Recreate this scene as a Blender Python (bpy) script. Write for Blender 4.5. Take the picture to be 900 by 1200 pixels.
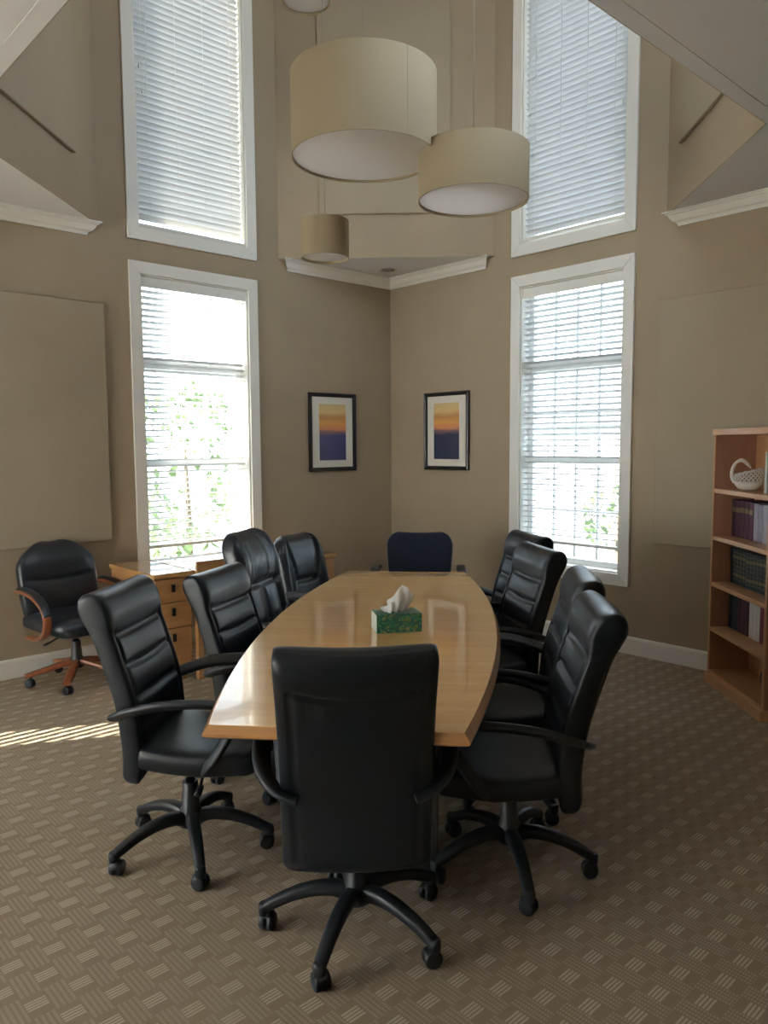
import bpy, bmesh, math, random
from mathutils import Vector, Matrix
random.seed(7)
S = bpy.context.scene
for o in list(bpy.data.objects):
    bpy.data.objects.remove(o)
COL = S.collection
PI = math.pi
R = math.radians

# ------------------------------------------------------------------ camera, sky, sun, exposure
H = 1.55                                    # camera height
cam_d = bpy.data.cameras.new('camera'); cam = bpy.data.objects.new('camera', cam_d); COL.objects.link(cam)
cam_d.sensor_fit = 'VERTICAL'; cam_d.sensor_height = 36.0
cam_d.lens = 36.0 * 900.9 / 1200.0
cam_d.clip_start = 0.05; cam_d.clip_end = 300
_f, _pitch, _roll, _yaw = 900.9, R(-5.0), R(0.359), R(-42.7136)
_look = Matrix.Rotation(_yaw, 3, 'Z') @ Matrix.Rotation(PI / 2 + _pitch, 3, 'X') @ Matrix.Rotation(-_roll, 3, 'Z')
cam.matrix_world = Matrix.Translation((0, 0, H)) @ _look.to_4x4()
S.camera = cam

world = bpy.data.worlds.new('sky'); S.world = world; world.use_nodes = True
wn = world.node_tree; wn.nodes.clear()
w_out = wn.nodes.new('ShaderNodeOutputWorld'); w_bg = wn.nodes.new('ShaderNodeBackground')
w_bg.inputs['Color'].default_value = (0.70, 0.85, 1.0, 1); w_bg.inputs['Strength'].default_value = 6.0
wn.links.new(w_bg.outputs[0], w_out.inputs[0])

sun_d = bpy.data.lights.new('sun', 'SUN'); sun_d.energy = 36.0; sun_d.angle = R(0.3); sun_d.color = (1.0, 0.93, 0.80)
sun = bpy.data.objects.new('sun', sun_d); COL.objects.link(sun)
SUN_DIR = Vector((0.88, -0.48, -0.466))
sun.rotation_euler = SUN_DIR.to_track_quat('-Z', 'Y').to_euler()
sun.location = (-20, 12, 12)

S.view_settings.view_transform = 'Standard'
try: S.view_settings.look = 'None'
except Exception: pass
S.view_settings.exposure = 0.68; S.view_settings.gamma = 1.0
S.view_settings.use_curve_mapping = False
S.cycles.use_denoising = True
S.cycles.max_bounces = 10; S.cycles.diffuse_bounces = 7; S.cycles.transparent_max_bounces = 12
S.cycles.sample_clamp_indirect = 6.0
S.cycles.caustics_reflective = False; S.cycles.caustics_refractive = False

# ------------------------------------------------------------------ materials
def _nodes(name):
    m = bpy.data.materials.new(name); m.use_nodes = True
    return m, m.node_tree, m.node_tree.nodes['Principled BSDF']
def N(t, kind, **kw):
    n = t.nodes.new(kind)
    for k, v in kw.items(): setattr(n, k, v)
    return n
def L(t, a, b): t.links.new(a, b)
def plain(name, col, rough=0.5, spec=0.5, metal=0.0, noise=0.0, nscale=40.0, bump=0.0, bscale=200.0, coat=0.0, coat_r=0.05):
    m, t, b = _nodes(name)
    b.inputs['Base Color'].default_value = (*col, 1); b.inputs['Roughness'].default_value = rough
    b.inputs['Metallic'].default_value = metal; b.inputs['Specular IOR Level'].default_value = spec
    b.inputs['Coat Weight'].default_value = coat; b.inputs['Coat Roughness'].default_value = coat_r
    tc = N(t, 'ShaderNodeTexCoord')
    if noise:
        nz = N(t, 'ShaderNodeTexNoise'); nz.inputs['Scale'].default_value = nscale; nz.inputs['Detail'].default_value = 5
        L(t, tc.outputs['Object'], nz.inputs['Vector'])
        mx = N(t, 'ShaderNodeMix', data_type='RGBA')
        mx.inputs[6].default_value = (*[c * (1 - noise) for c in col], 1); mx.inputs[7].default_value = (*[min(1, c * (1 + noise)) for c in col], 1)
        L(t, nz.outputs['Fac'], mx.inputs[0]); L(t, mx.outputs[2], b.inputs['Base Color'])
    if bump:
        nz = N(t, 'ShaderNodeTexNoise'); nz.inputs['Scale'].default_value = bscale; nz.inputs['Detail'].default_value = 3
        L(t, tc.outputs['Object'], nz.inputs['Vector'])
        bp = N(t, 'ShaderNodeBump'); bp.inputs['Strength'].default_value = bump; bp.inputs['Distance'].default_value = 0.002
        L(t, nz.outputs['Fac'], bp.inputs['Height']); L(t, bp.outputs[0], b.inputs['Normal'])
    return m
def wood(name, c1, c2, rough=0.3, scale=(6, 60, 60), coat=0.0, coat_r=0.06, spec=0.5):
    m, t, b = _nodes(name)
    tc = N(t, 'ShaderNodeTexCoord'); mp = N(t, 'ShaderNodeMapping'); mp.inputs['Scale'].default_value = scale
    L(t, tc.outputs['Object'], mp.inputs['Vector'])
    nz = N(t, 'ShaderNodeTexNoise'); nz.inputs['Scale'].default_value = 1.0; nz.inputs['Detail'].default_value = 6; nz.inputs['Roughness'].default_value = 0.6
    nz.inputs['Distortion'].default_value = 0.4
    L(t, mp.outputs[0], nz.inputs['Vector'])
    cr = N(t, 'ShaderNodeValToRGB'); cr.color_ramp.elements[0].position = 0.3; cr.color_ramp.elements[1].position = 0.7
    cr.color_ramp.elements[0].color = (*c1, 1); cr.color_ramp.elements[1].color = (*c2, 1)
    L(t, nz.outputs['Fac'], cr.inputs[0]); L(t, cr.outputs[0], b.inputs['Base Color'])
    b.inputs['Roughness'].default_value = rough; b.inputs['Specular IOR Level'].default_value = spec
    b.inputs['Coat Weight'].default_value = coat; b.inputs['Coat Roughness'].default_value = coat_r
    return m
def translucent(name, col, fac, rough=0.8):
    m, t, b = _nodes(name)
    b.inputs['Base Color'].default_value = (*col, 1); b.inputs['Roughness'].default_value = rough; b.inputs['Specular IOR Level'].default_value = 0.2
    tr = N(t, 'ShaderNodeBsdfTranslucent'); tr.inputs['Color'].default_value = (*col, 1)
    mx = N(t, 'ShaderNodeMixShader'); mx.inputs[0].default_value = fac
    L(t, b.outputs[0], mx.inputs[1]); L(t, tr.outputs[0], mx.inputs[2]); L(t, mx.outputs[0], t.nodes['Material Output'].inputs[0])
    return m
def pane_glass(name):
    m = bpy.data.materials.new(name); m.use_nodes = True; t = m.node_tree; t.nodes.clear()
    out = N(t, 'ShaderNodeOutputMaterial'); tr = N(t, 'ShaderNodeBsdfTransparent'); gl = N(t, 'ShaderNodeBsdfGlossy')
    tr.inputs[0].default_value = (0.95, 0.97, 0.97, 1); gl.inputs['Roughness'].default_value = 0.02
    lw = N(t, 'ShaderNodeLayerWeight'); lw.inputs['Blend'].default_value = 0.5
    pw = N(t, 'ShaderNodeMath', operation='POWER'); pw.inputs[1].default_value = 4.5; L(t, lw.outputs['Facing'], pw.inputs[0])
    fr = N(t, 'ShaderNodeMath', operation='MULTIPLY_ADD'); fr.inputs[1].default_value = 0.7; fr.inputs[2].default_value = 0.04; L(t, pw.outputs[0], fr.inputs[0])
    mx = N(t, 'ShaderNodeMixShader'); L(t, fr.outputs[0], mx.inputs[0]); L(t, tr.outputs[0], mx.inputs[1]); L(t, gl.outputs[0], mx.inputs[2])
    L(t, mx.outputs[0], out.inputs[0])
    return m
def wallcover(name, col):
    m, t, b = _nodes(name)
    tc = N(t, 'ShaderNodeTexCoord')
    nz = N(t, 'ShaderNodeTexNoise'); nz.inputs['Scale'].default_value = 260; nz.inputs['Detail'].default_value = 3
    n2 = N(t, 'ShaderNodeTexNoise'); n2.inputs['Scale'].default_value = 2.5; n2.inputs['Detail'].default_value = 4
    L(t, tc.outputs['Object'], nz.inputs['Vector']); L(t, tc.outputs['Object'], n2.inputs['Vector'])
    ad = N(t, 'ShaderNodeMath', operation='ADD'); L(t, nz.outputs['Fac'], ad.inputs[0]); L(t, n2.outputs['Fac'], ad.inputs[1])
    mr = N(t, 'ShaderNodeMapRange'); mr.inputs['From Min'].default_value = 0.6; mr.inputs['From Max'].default_value = 1.4
    L(t, ad.outputs[0], mr.inputs['Value'])
    mx = N(t, 'ShaderNodeMix', data_type='RGBA')
    mx.inputs[6].default_value = (*[c * .92 for c in col], 1); mx.inputs[7].default_value = (*[c * 1.07 for c in col], 1)
    L(t, mr.outputs[0], mx.inputs[0]); L(t, mx.outputs[2], b.inputs['Base Color'])
    bp = N(t, 'ShaderNodeBump'); bp.inputs['Strength'].default_value = 0.25; bp.inputs['Distance'].default_value = 0.002
    L(t, nz.outputs['Fac'], bp.inputs['Height']); L(t, bp.outputs[0], b.inputs['Normal'])
    b.inputs['Roughness'].default_value = 0.85; b.inputs['Specular IOR Level'].default_value = 0.25
    return m
def carpet_mat():
    m, t, b = _nodes('carpet')
    tc = N(t, 'ShaderNodeTexCoord'); sp = N(t, 'ShaderNodeSeparateXYZ'); L(t, tc.outputs['Object'], sp.inputs[0])
    def M(op, a, bb=None, c=None):
        n = N(t, 'ShaderNodeMath', operation=op)
        for i, v in enumerate((a, bb, c)):
            if v is None: continue
            if isinstance(v, (int, float)): n.inputs[i].default_value = v
            else: L(t, v, n.inputs[i])
        return n.outputs[0]
    x, y = sp.outputs[0], sp.outputs[1]
    PX, PY = 0.062, 0.212
    xc = M('DIVIDE', x, PX); col = M('FLOOR', xc); fx = M('SUBTRACT', xc, col)          # 0..1 inside a column
    par = M('FLOORED_MODULO', col, 2.0)
    yy = M('ADD', M('DIVIDE', y, PY), M('MULTIPLY', par, 0.5))
    fy = M('FRACT', yy)                                                              # 0..1 of 0.212 m
    def band(v, a, bb): return M('MULTIPLY', M('GREATER_THAN', v, a), M('LESS_THAN', v, bb))
    # solid bars: four lines running along x
    sol = M('MULTIPLY', band(fy, 0.02, 0.23), band(fx, 0.03, 0.97))
    sline = M('GREATER_THAN', M('FRACT', M('MULTIPLY', M('SUBTRACT', fy, 0.02), 4 / 0.21)), 0.42)
    solid = M('MULTIPLY', sol, sline)
    # dotted bars: four dotted lines running along y
    dot = band(fy, 0.36, 0.88)
    dl = M('GREATER_THAN', M('FRACT', M('ADD', M('MULTIPLY', fx, 4.0), 0.1)), 0.45)
    dd = M('GREATER_THAN', M('FRACT', M('MULTIPLY', fy, PY / 0.0088)), 0.42)
    dots = M('MULTIPLY', dot, M('MULTIPLY', dl, dd))
    nz = N(t, 'ShaderNodeTexNoise'); nz.inputs['Scale'].default_value = 420; nz.inputs['Detail'].default_value = 2
    L(t, tc.outputs['Object'], nz.inputs['Vector'])
    n2 = N(t, 'ShaderNodeTexNoise'); n2.inputs['Scale'].default_value = 1.2; n2.inputs['Detail'].default_value = 4
    L(t, tc.outputs['Object'], n2.inputs['Vector'])
    f = M('ADD', M('MULTIPLY', solid, 0.85), M('MULTIPLY', dots, 0.50))
    f = M('MULTIPLY', f, M('ADD', 0.55, M('MULTIPLY', nz.outputs['Fac'], 0.8)))
    mx = N(t, 'ShaderNodeMix', data_type='RGBA')
    mx.inputs[6].default_value = (0.30, 0.234, 0.168, 1); mx.inputs[7].default_value = (0.56, 0.48, 0.38, 1)
    L(t, f, mx.inputs[0])
    m2 = N(t, 'ShaderNodeMix', data_type='RGBA', blend_type='MULTIPLY'); m2.inputs[0].default_value = 1.0
    g = M('ADD', 0.72, M('MULTIPLY', n2.outputs['Fac'], 0.30)); g = M('ADD', g, M('MULTIPLY', nz.outputs['Fac'], 0.28))
    cb = N(t, 'ShaderNodeCombineColor'); [L(t, g, cb.inputs[i]) for i in range(3)]
    L(t, mx.outputs[2], m2.inputs[6]); L(t, cb.outputs[0], m2.inputs[7]); L(t, m2.outputs[2], b.inputs['Base Color'])
    hb = M('ADD', M('MULTIPLY', f, 0.6), M('MULTIPLY', nz.outputs['Fac'], 0.8))
    bp = N(t, 'ShaderNodeBump'); bp.inputs['Strength'].default_value = 0.5; bp.inputs['Distance'].default_value = 0.004
    L(t, hb, bp.inputs['Height']); L(t, bp.outputs[0], b.inputs['Normal'])
    b.inputs['Roughness'].default_value = 0.95; b.inputs['Specular IOR Level'].default_value = 0.1
    return m
def sunset_mat(name, tint):
    m, t, b = _nodes(name)
    tc = N(t, 'ShaderNodeTexCoord'); sp = N(t, 'ShaderNodeSeparateXYZ'); L(t, tc.outputs['Object'], sp.inputs[0])
    nz = N(t, 'ShaderNodeTexNoise'); nz.inputs['Scale'].default_value = 9; nz.inputs['Detail'].default_value = 6
    mp = N(t, 'ShaderNodeMapping'); mp.inputs['Scale'].default_value = (0.6, 0.6, 3.0)
    L(t, tc.outputs['Object'], mp.inputs[0]); L(t, mp.outputs[0], nz.inputs['Vector'])
    md = N(t, 'ShaderNodeMath', operation='MULTIPLY_ADD'); md.inputs[1].default_value = 2.0; md.inputs[2].default_value = 0.5
    L(t, sp.outputs[2], md.inputs[0])
    ad = N(t, 'ShaderNodeMath', operation='MULTIPLY_ADD'); ad.inputs[1].default_value = 0.14; L(t, nz.outputs['Fac'], ad.inputs[0])
    sb = N(t, 'ShaderNodeMath', operation='SUBTRACT'); L(t, md.outputs[0], sb.inputs[0]); sb.inputs[1].default_value = 0.07
    L(t, sb.outputs[0], ad.inputs[2])
    cr = N(t, 'ShaderNodeValToRGB'); e = cr.color_ramp.elements
    e[0].position = 0.0; e[0].color = (*[c * .8 for c in tint], 1)
    e[1].position = 1.0; e[1].color = (0.62, 0.46, 0.22, 1)
    for p, c in ((0.44, tint), (0.50, (0.20, 0.11, 0.13)), (0.55, (0.62, 0.22, 0.10)), (0.66, (0.72, 0.34, 0.08)), (0.76, (0.52, 0.23, 0.07)), (0.86, (0.70, 0.48, 0.20))):
        q = e.new(p); q.color = (*c, 1)
    L(t, ad.outputs[0], cr.inputs[0]); L(t, cr.outputs[0], b.inputs['Base Color']); b.inputs['Roughness'].default_value = 0.6
    b.inputs['Coat Weight'].default_value = 1.0; b.inputs['Coat Roughness'].default_value = 0.02
    return m
def tissue_box_mat():
    m, t, b = _nodes('printed_card')
    tc = N(t, 'ShaderNodeTexCoord')
    vo = N(t, 'ShaderNodeTexVoronoi'); vo.inputs['Scale'].default_value = 42; L(t, tc.outputs['Object'], vo.inputs['Vector'])
    nz = N(t, 'ShaderNodeTexNoise'); nz.inputs['Scale'].default_value = 38; nz.inputs['Detail'].default_value = 4; nz.inputs['Distortion'].default_value = 1.5
    L(t, tc.outputs['Object'], nz.inputs['Vector'])
    cr = N(t, 'ShaderNodeValToRGB'); e = cr.color_ramp.elements; cr.color_ramp.interpolation = 'CONSTANT'
    e[0].position = 0; e[0].color = (0.012, 0.10, 0.085, 1); e[1].position = 0.47; e[1].color = (0.02, 0.19, 0.13, 1)
    for p, c in ((0.56, (0.22, 0.25, 0.04)), (0.61, (0.008, 0.05, 0.06)), (0.66, (0.62, 0.42, 0.30)), (0.70, (0.03, 0.20, 0.12))):
        q = e.new(p); q.color = (*c, 1)
    L(t, nz.outputs['Fac'], cr.inputs[0])
    gt = N(t, 'ShaderNodeMath', operation='LESS_THAN'); gt.inputs[1].default_value = 0.16; L(t, vo.outputs['Distance'], gt.inputs[0])
    mx = N(t, 'ShaderNodeMix', data_type='RGBA'); L(t, gt.outputs[0], mx.inputs[0]); L(t, cr.outputs[0], mx.inputs[6]); mx.inputs[7].default_value = (0.55, 0.34, 0.16, 1)
    L(t, mx.outputs[2], b.inputs['Base Color']); b.inputs['Roughness'].default_value = 0.4
    return m

M_WALL = wallcover('wall_covering', (0.365, 0.288, 0.200))
M_PANEL = wallcover('panel_fabric', (0.365, 0.296, 0.212))
M_CEIL = plain('ceiling_paint', (0.68, 0.665, 0.64), 0.8, 0.2, noise=0.02, nscale=3)
M_TRIM = plain('trim_paint', (0.80, 0.77, 0.71), 0.45, 0.4, noise=0.02, nscale=5)
M_CARPET = carpet_mat()
M_GLASS = pane_glass('window_glass')
M_SASH = plain('sash_paint', (0.82, 0.82, 0.80), 0.4, 0.5, noise=0.02, nscale=6)
M_SLAT = translucent('blind_slat', (0.58, 0.58, 0.58), 0.025, 0.5)
M_FILLCLOTH = translucent('fill_shade_cloth', (0.92, 0.92, 0.92), 0.93, 0.9)  # cloth of the added shade that spreads sunlight as fill
M_PCORD = plain('pendant_cord', (0.30, 0.26, 0.20), 0.7, noise=0.05)
M_CORDM = plain('blind_cord', (0.75, 0.74, 0.70), 0.8, noise=0.05)
M_TABLE = wood('maple_veneer', (0.80, 0.45, 0.175), (0.89, 0.55, 0.235), 0.22, (26, 1.6, 26), 1.0, 0.045)
M_TEDGE = wood('maple_edge', (0.46, 0.215, 0.075), (0.56, 0.28, 0.10), 0.3, (4, 4, 60), 0.6, 0.08)
M_TBASE = plain('table_base_laminate', (0.03, 0.028, 0.028), 0.5, noise=0.2)
M_CRED = wood('credenza_maple', (0.42, 0.20, 0.075), (0.52, 0.27, 0.11), 0.3, (3, 3, 26), 0.5, 0.06)
M_CREDT = wood('credenza_top_maple', (0.47, 0.25, 0.09), (0.56, 0.31, 0.12), 0.25, (3, 30, 30), 1.0, 0.05)
M_SHELF = wood('bookcase_maple', (0.46, 0.235, 0.105), (0.56, 0.31, 0.15), 0.4, (4, 40, 40), 0.2, 0.1)
M_SHELFB = wood('bookcase_panel', (0.31, 0.145, 0.085), (0.38, 0.19, 0.115), 0.45, (30, 30, 4), 0.1, 0.1)
M_CHERRY = wood('cherry_wood', (0.20, 0.060, 0.025), (0.30, 0.10, 0.042), 0.35, (30, 30, 6), 0.3, 0.1)
M_LEATHER = plain('black_leather', (0.0065, 0.0095, 0.0145), 0.37, 0.45, noise=0.25, nscale=8, bump=0.22, bscale=330)
M_LEATHERB = plain('soft_black_leather', (0.013, 0.018, 0.026), 0.32, 0.6, noise=0.25, nscale=8, bump=0.3, bscale=260)
M_FABRIC = plain('black_upholstery', (0.012, 0.014, 0.018), 0.85, 0.3, noise=0.2, nscale=30, bump=0.4, bscale=700)
M_NAVY = plain('navy_fabric', (0.014, 0.019, 0.034), 0.9, 0.3, noise=0.2, nscale=60, bump=0.4, bscale=600)
M_PLAST = plain('black_plastic', (0.012, 0.0155, 0.021), 0.42, 0.5, noise=0.1, nscale=30, bump=0.1, bscale=500)
M_GREYP = plain('grey_plastic', (0.12, 0.125, 0.13), 0.5, 0.5, noise=0.1)
M_CHROME = plain('chrome', (0.75, 0.75, 0.75), 0.15, 0.5, 1.0, noise=0.03)
M_PULL = plain('black_metal', (0.015, 0.014, 0.014), 0.4, 0.5, 0.4, noise=0.1)
M_FRAME = plain('black_frame', (0.016, 0.015, 0.018), 0.3, 0.5, noise=0.15, nscale=20)
M_MAT = plain('mat_board', (0.74, 0.70, 0.62), 0.85, 0.2, noise=0.03, bump=0.1, bscale=500, coat=1.0, coat_r=0.02)
M_SHADE = translucent('lamp_fabric', (0.42, 0.34, 0.222), 0.2, 0.9)
M_DIFF = translucent('lamp_diffuser', (0.92, 0.89, 0.86), 0.6, 0.6)
M_TISSUE = translucent('tissue_paper', (0.90, 0.89, 0.87), 0.3, 0.9)
M_BOX = tissue_box_mat()
M_BOXEND = plain('pale_card', (0.55, 0.62, 0.52), 0.4, noise=0.15, nscale=40)
M_CERAM = plain('white_ceramic', (0.74, 0.70, 0.65), 0.35, 0.5, noise=0.04, nscale=12)
M_PAGE = plain('book_pages', (0.70, 0.65, 0.54), 0.9, noise=0.1, nscale=90)

# ------------------------------------------------------------------ mesh helpers
class MB:
    def __init__(s): s.v = []; s.f = []; s.sm = []
    def add(s, vs, fs, smooth=False, M=None):
        k = len(s.v)
        for p in vs:
            p = Vector(p); s.v.append(tuple(M @ p) if M is not None else tuple(p))
        for f in fs: s.f.append(tuple(i + k for i in f)); s.sm.append(smooth)
        return s
    def box(s, x0, x1, y0, y1, z0, z1, M=None):
        vs = [(x, y, z) for z in (z0, z1) for y in (y0, y1) for x in (x0, x1)]
        return s.add(vs, [(0, 2, 3, 1), (4, 5, 7, 6), (0, 1, 5, 4), (2, 6, 7, 3), (0, 4, 6, 2), (1, 3, 7, 5)], False, M)
    def prism(s, pts, z0, z1, M=None, smooth=False):
        n = len(pts); vs = [(p[0], p[1], z0) for p in pts] + [(p[0], p[1], z1) for p in pts]
        fs = [tuple(reversed(range(n))), tuple(range(n, 2 * n))]
        s.add(vs, fs, False, M)
        k = len(s.v) - 2 * n
        for i in range(n):
            j = (i + 1) % n; s.f.append((k + i, k + j, k + n + j, k + n + i)); s.sm.append(smooth)
        return s
    def loft(s, rings, cap=True, smooth=True, close=True, M=None, loop=False):
        n = len(rings[0]); vs = [p for r in rings for p in r]; fs = []
        m = len(rings)
        for i in range(m if loop else m - 1):
            a, b2 = i * n, ((i + 1) % m) * n
            for j in range(n if close else n - 1):
                k = (j + 1) % n; fs.append((a + j, a + k, b2 + k, b2 + j))
        s.add(vs, fs, smooth, M)
        if cap and not loop:
            k = len(s.v) - m * n
            s.f.append(tuple(k + i for i in reversed(range(n)))); s.sm.append(False)
            s.f.append(tuple(k + (m - 1) * n + i for i in range(n))); s.sm.append(False)
        return s
    def lathe(s, prof, n=32, M=None, cap=True):
        rings = [[(r * math.cos(2 * PI * i / n), r * math.sin(2 * PI * i / n), z) for i in range(n)] for r, z in prof]
        return s.loft(rings, cap, True, True, M)
    def tube(s, path, w, h=None, n=12, p=2.0, up=(0, 0, 1), M=None, cap=True, loop=False):
        """sweep a (super)elliptic section along the path; w,h half sizes: number or list"""
        P = [Vector(q) for q in path]; m = len(P)
        W = w if isinstance(w, (list, tuple)) else [w] * m
        Hh = W if h is None else (h if isinstance(h, (list, tuple)) else [h] * m)
        rings = []; side = None
        for i in range(m):
            if loop: T = (P[(i + 1) % m] - P[i - 1]).normalized()
            else: T = (P[min(i + 1, m - 1)] - P[max(i - 1, 0)]).normalized()
            if side is None:
                side = T.cross(Vector(up))
                if side.length < 1e-4: side = T.cross(Vector((1, 0, 0)))
            side = (side - T * side.dot(T)).normalized(); nrm = side.cross(T).normalized()
            ring = []
            for k in range(n):
                a = 2 * PI * k / n; c, q = math.cos(a), math.sin(a)
                c = math.copysign(abs(c) ** (2 / p), c); q = math.copysign(abs(q) ** (2 / p), q)
                ring.append(P[i] + side * (W[i] * c) + nrm * (Hh[i] * q))
            rings.append(ring)
        return s.loft(rings, cap, True, True, M, loop)
    def build(s, name, mat, parent=None, loc=(0, 0, 0), rot=(0, 0, 0), bevel=0.0, seg=2, mats=None):
        me = bpy.data.meshes.new(name); me.from_pydata(s.v, [], s.f)
        for p, q in zip(me.polygons, s.sm): p.use_smooth = q
        bm = bmesh.new(); bm.from_mesh(me); bmesh.ops.recalc_face_normals(bm, faces=bm.faces); bm.to_mesh(me); bm.free()
        me.materials.append(mat)
        o = bpy.data.objects.new(name, me); COL.objects.link(o)
        o.location = loc; o.rotation_euler = rot
        if parent is not None: o.parent = parent
        if bevel:
            bv = o.modifiers.new('bevel', 'BEVEL'); bv.width = bevel; bv.segments = seg; bv.limit_method = 'ANGLE'; bv.angle_limit = R(40)
        return o
def spline(pts, n=8):
    """Catmull-Rom through pts"""
    P = [Vector(p) for p in pts]; P = [P[0] * 2 - P[1]] + P + [P[-1] * 2 - P[-2]]; out = []
    for i in range(1, len(P) - 2):
        for k in range(n):
            t = k / n; a, b, c, d = P[i - 1], P[i], P[i + 1], P[i + 2]
            out.append(0.5 * ((2 * b) + (c - a) * t + (2 * a - 5 * b + 4 * c - d) * t * t + (3 * b - a - 3 * c + d) * t ** 3))
    out.append(P[-2]); return out
def lerp_list(vals, n):
    out = []
    for i in range(n):
        f = i / (n - 1) * (len(vals) - 1); k = min(int(f), len(vals) - 2); out.append(vals[k] + (vals[k + 1] - vals[k]) * (f - k))
    return out
def thing(name, label, cat, loc=(0, 0, 0), rz=0.0, group=None):
    o = bpy.data.objects.new(name, None); COL.objects.link(o); o.empty_display_size = 0.1
    o.location = loc; o.rotation_euler = (0, 0, rz)
    return tag(o, label, cat, group)
def tag(o, label, cat, group=None):
    o['label'] = label; o['category'] = cat
    if group: o['group'] = group
    return o
def struct(o):
    o['kind'] = 'structure'; return o
def empty_struct(name, loc=(0, 0, 0), rz=0.0):
    o = bpy.data.objects.new(name, None); COL.objects.link(o); o.location = loc; o.rotation_euler = (0, 0, rz)
    return struct(o)
KIDS = {}
def copy_tree(o):
    kids = {}
    for q in COL.objects:
        if q.parent: kids.setdefault(q.parent.name, []).append(q)
    def rec(a, par):
        c = a.copy(); COL.objects.link(c)
        if par: c.parent = par
        for ch in kids.get(a.name, []): rec(ch, c)
        return c
    return rec(o, None)

# ------------------------------------------------------------------ room dimensions
XR, YL = 5.106, 5.425                        # right wall plane (x), left wall plane (y)
XW, YS = -3.2, -3.0                          # far walls behind the camera
ZC, ZT = 3.10, 6.3                           # low ceiling, tower ceiling
WT = 0.16
A_, B_ = (1.48 * H, YL), (2.47 * H, YL)
C_, D_ = (XR, 2.69 * H), (XR, 1.71 * H)
E_, F_ = (2.60 * H, 1.027 * H), (1.42 * H, 1.027 * H)
G_, H_ = (0.719 * H, 2.75 * H), (0.719 * H, 1.73 * H)
OCT = [A_, B_, C_, D_, E_, F_, H_, G_]

def wall_grid(us, vs, holes, thick, flip=1):
    """solid wall in u,v with rectangular holes: u along wall, v up, w depth outwards"""
    us = sorted(set(us + [h[0] for h in holes] + [h[1] for h in holes])); vs = sorted(set(vs + [h[2] for h in holes] + [h[3] for h in holes]))
    m = MB()
    def solid(i, j):
        if i < 0 or j < 0 or i >= len(us) - 1 or j >= len(vs) - 1: return False
        cu, cv = (us[i] + us[i + 1]) / 2, (vs[j] + vs[j + 1]) / 2
        return not any(h[0] < cu < h[1] and h[2] < cv < h[3] for h in holes)
    for i in range(len(us) - 1):
        for j in range(len(vs) - 1):
            if not solid(i, j): continue
            a, b, c, d = us[i], us[i + 1], vs[j], vs[j + 1]
            m.add([(a, 0, c), (b, 0, c), (b, 0, d), (a, 0, d)], [(0, 1, 2, 3)]); m.add([(a, thick, c), (b, thick, c), (b, thick, d), (a, thick, d)], [(3, 2, 1, 0)])
            if not solid(i - 1, j): m.add([(a, 0, c), (a, thick, c), (a, thick, d), (a, 0, d)], [(0, 1, 2, 3)])
            if not solid(i + 1, j): m.add([(b, 0, c), (b, thick, c), (b, thick, d), (b, 0, d)], [(3, 2, 1, 0)])
            if not solid(i, j - 1): m.add([(a, 0, c), (b, 0, c), (b, thick, c), (a, thick, c)], [(0, 1, 2, 3)])
            if not solid(i, j + 1): m.add([(a, 0, d), (b, 0, d), (b, thick, d), (a, thick, d)], [(3, 2, 1, 0)])
    return m
# window openings (u range, z range)
LW = (2.592, 3.512); RW = (2.968, 3.888)
LO = (0.585, 2.805); UP = (3.135, 5.30)
SIDE = (-1.40, -0.60, 0.80, 1.70)  # small louvred window farther left on the left wall
FILL_LEFT = (-2.75, -1.83)            # unseen window on the left wall, added to brighten the left floor
FILL_WEST = (2.0, 5.0, 0.25, 2.25)              # unseen glazed opening, added on the far left for fill light

# floor, walls, ceilings
m = MB(); m.box(XW - .2, XR + .2, YS - .2, YL + .2, -0.12, 0.0); struct(m.build('floor', M_CARPET))
m = wall_grid([XW, A_[0], B_[0], XR + WT], [0, ZC], [(*LW, *LO), SIDE, (*FILL_LEFT, *LO)], WT)
m2 = wall_grid([A_[0] - .02, B_[0] + .02], [ZC, ZT], [(*LW, *UP)], WT); m.add(m2.v, m2.f)
struct(m.build('wall_left', M_WALL, loc=(0, YL, 0)))
# right wall: u = y  (rotate so that local x -> +y, local y(depth) -> +x)
MR = Matrix(((0, 1, 0, XR), (1, 0, 0, 0), (0, 0, 1, 0), (0, 0, 0, 1)))
m = MB(); q = wall_grid([YS, D_[1], C_[1], YL], [0, ZC], [(*RW, *LO)], WT); m.add(q.v, q.f, False, MR)
q = wall_grid([D_[1] - .02, C_[1] + .02], [ZC, ZT], [(*RW, *UP)], WT); m.add(q.v, q.f, False, MR)
struct(m.build('wall_right', M_WALL))
MW = Matrix(((0, -1, 0, XW), (1, 0, 0, 0), (0, 0, 1, 0), (0, 0, 0, 1)))
m = MB(); q = wall_grid([YS, YL], [0, ZC], [FILL_WEST], WT); m.add(q.v, q.f, False, MW); struct(m.build('wall_west', M_WALL))
MS = Matrix(((1, 0, 0, 0), (0, -1, 0, YS), (0, 0, 1, 0), (0, 0, 0, 1)))
m = MB(); q = wall_grid([XW - WT, XR + WT], [0, ZC], [], WT); m.add(q.v, q.f, False, MS); struct(m.build('wall_south', M_WALL))
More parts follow.
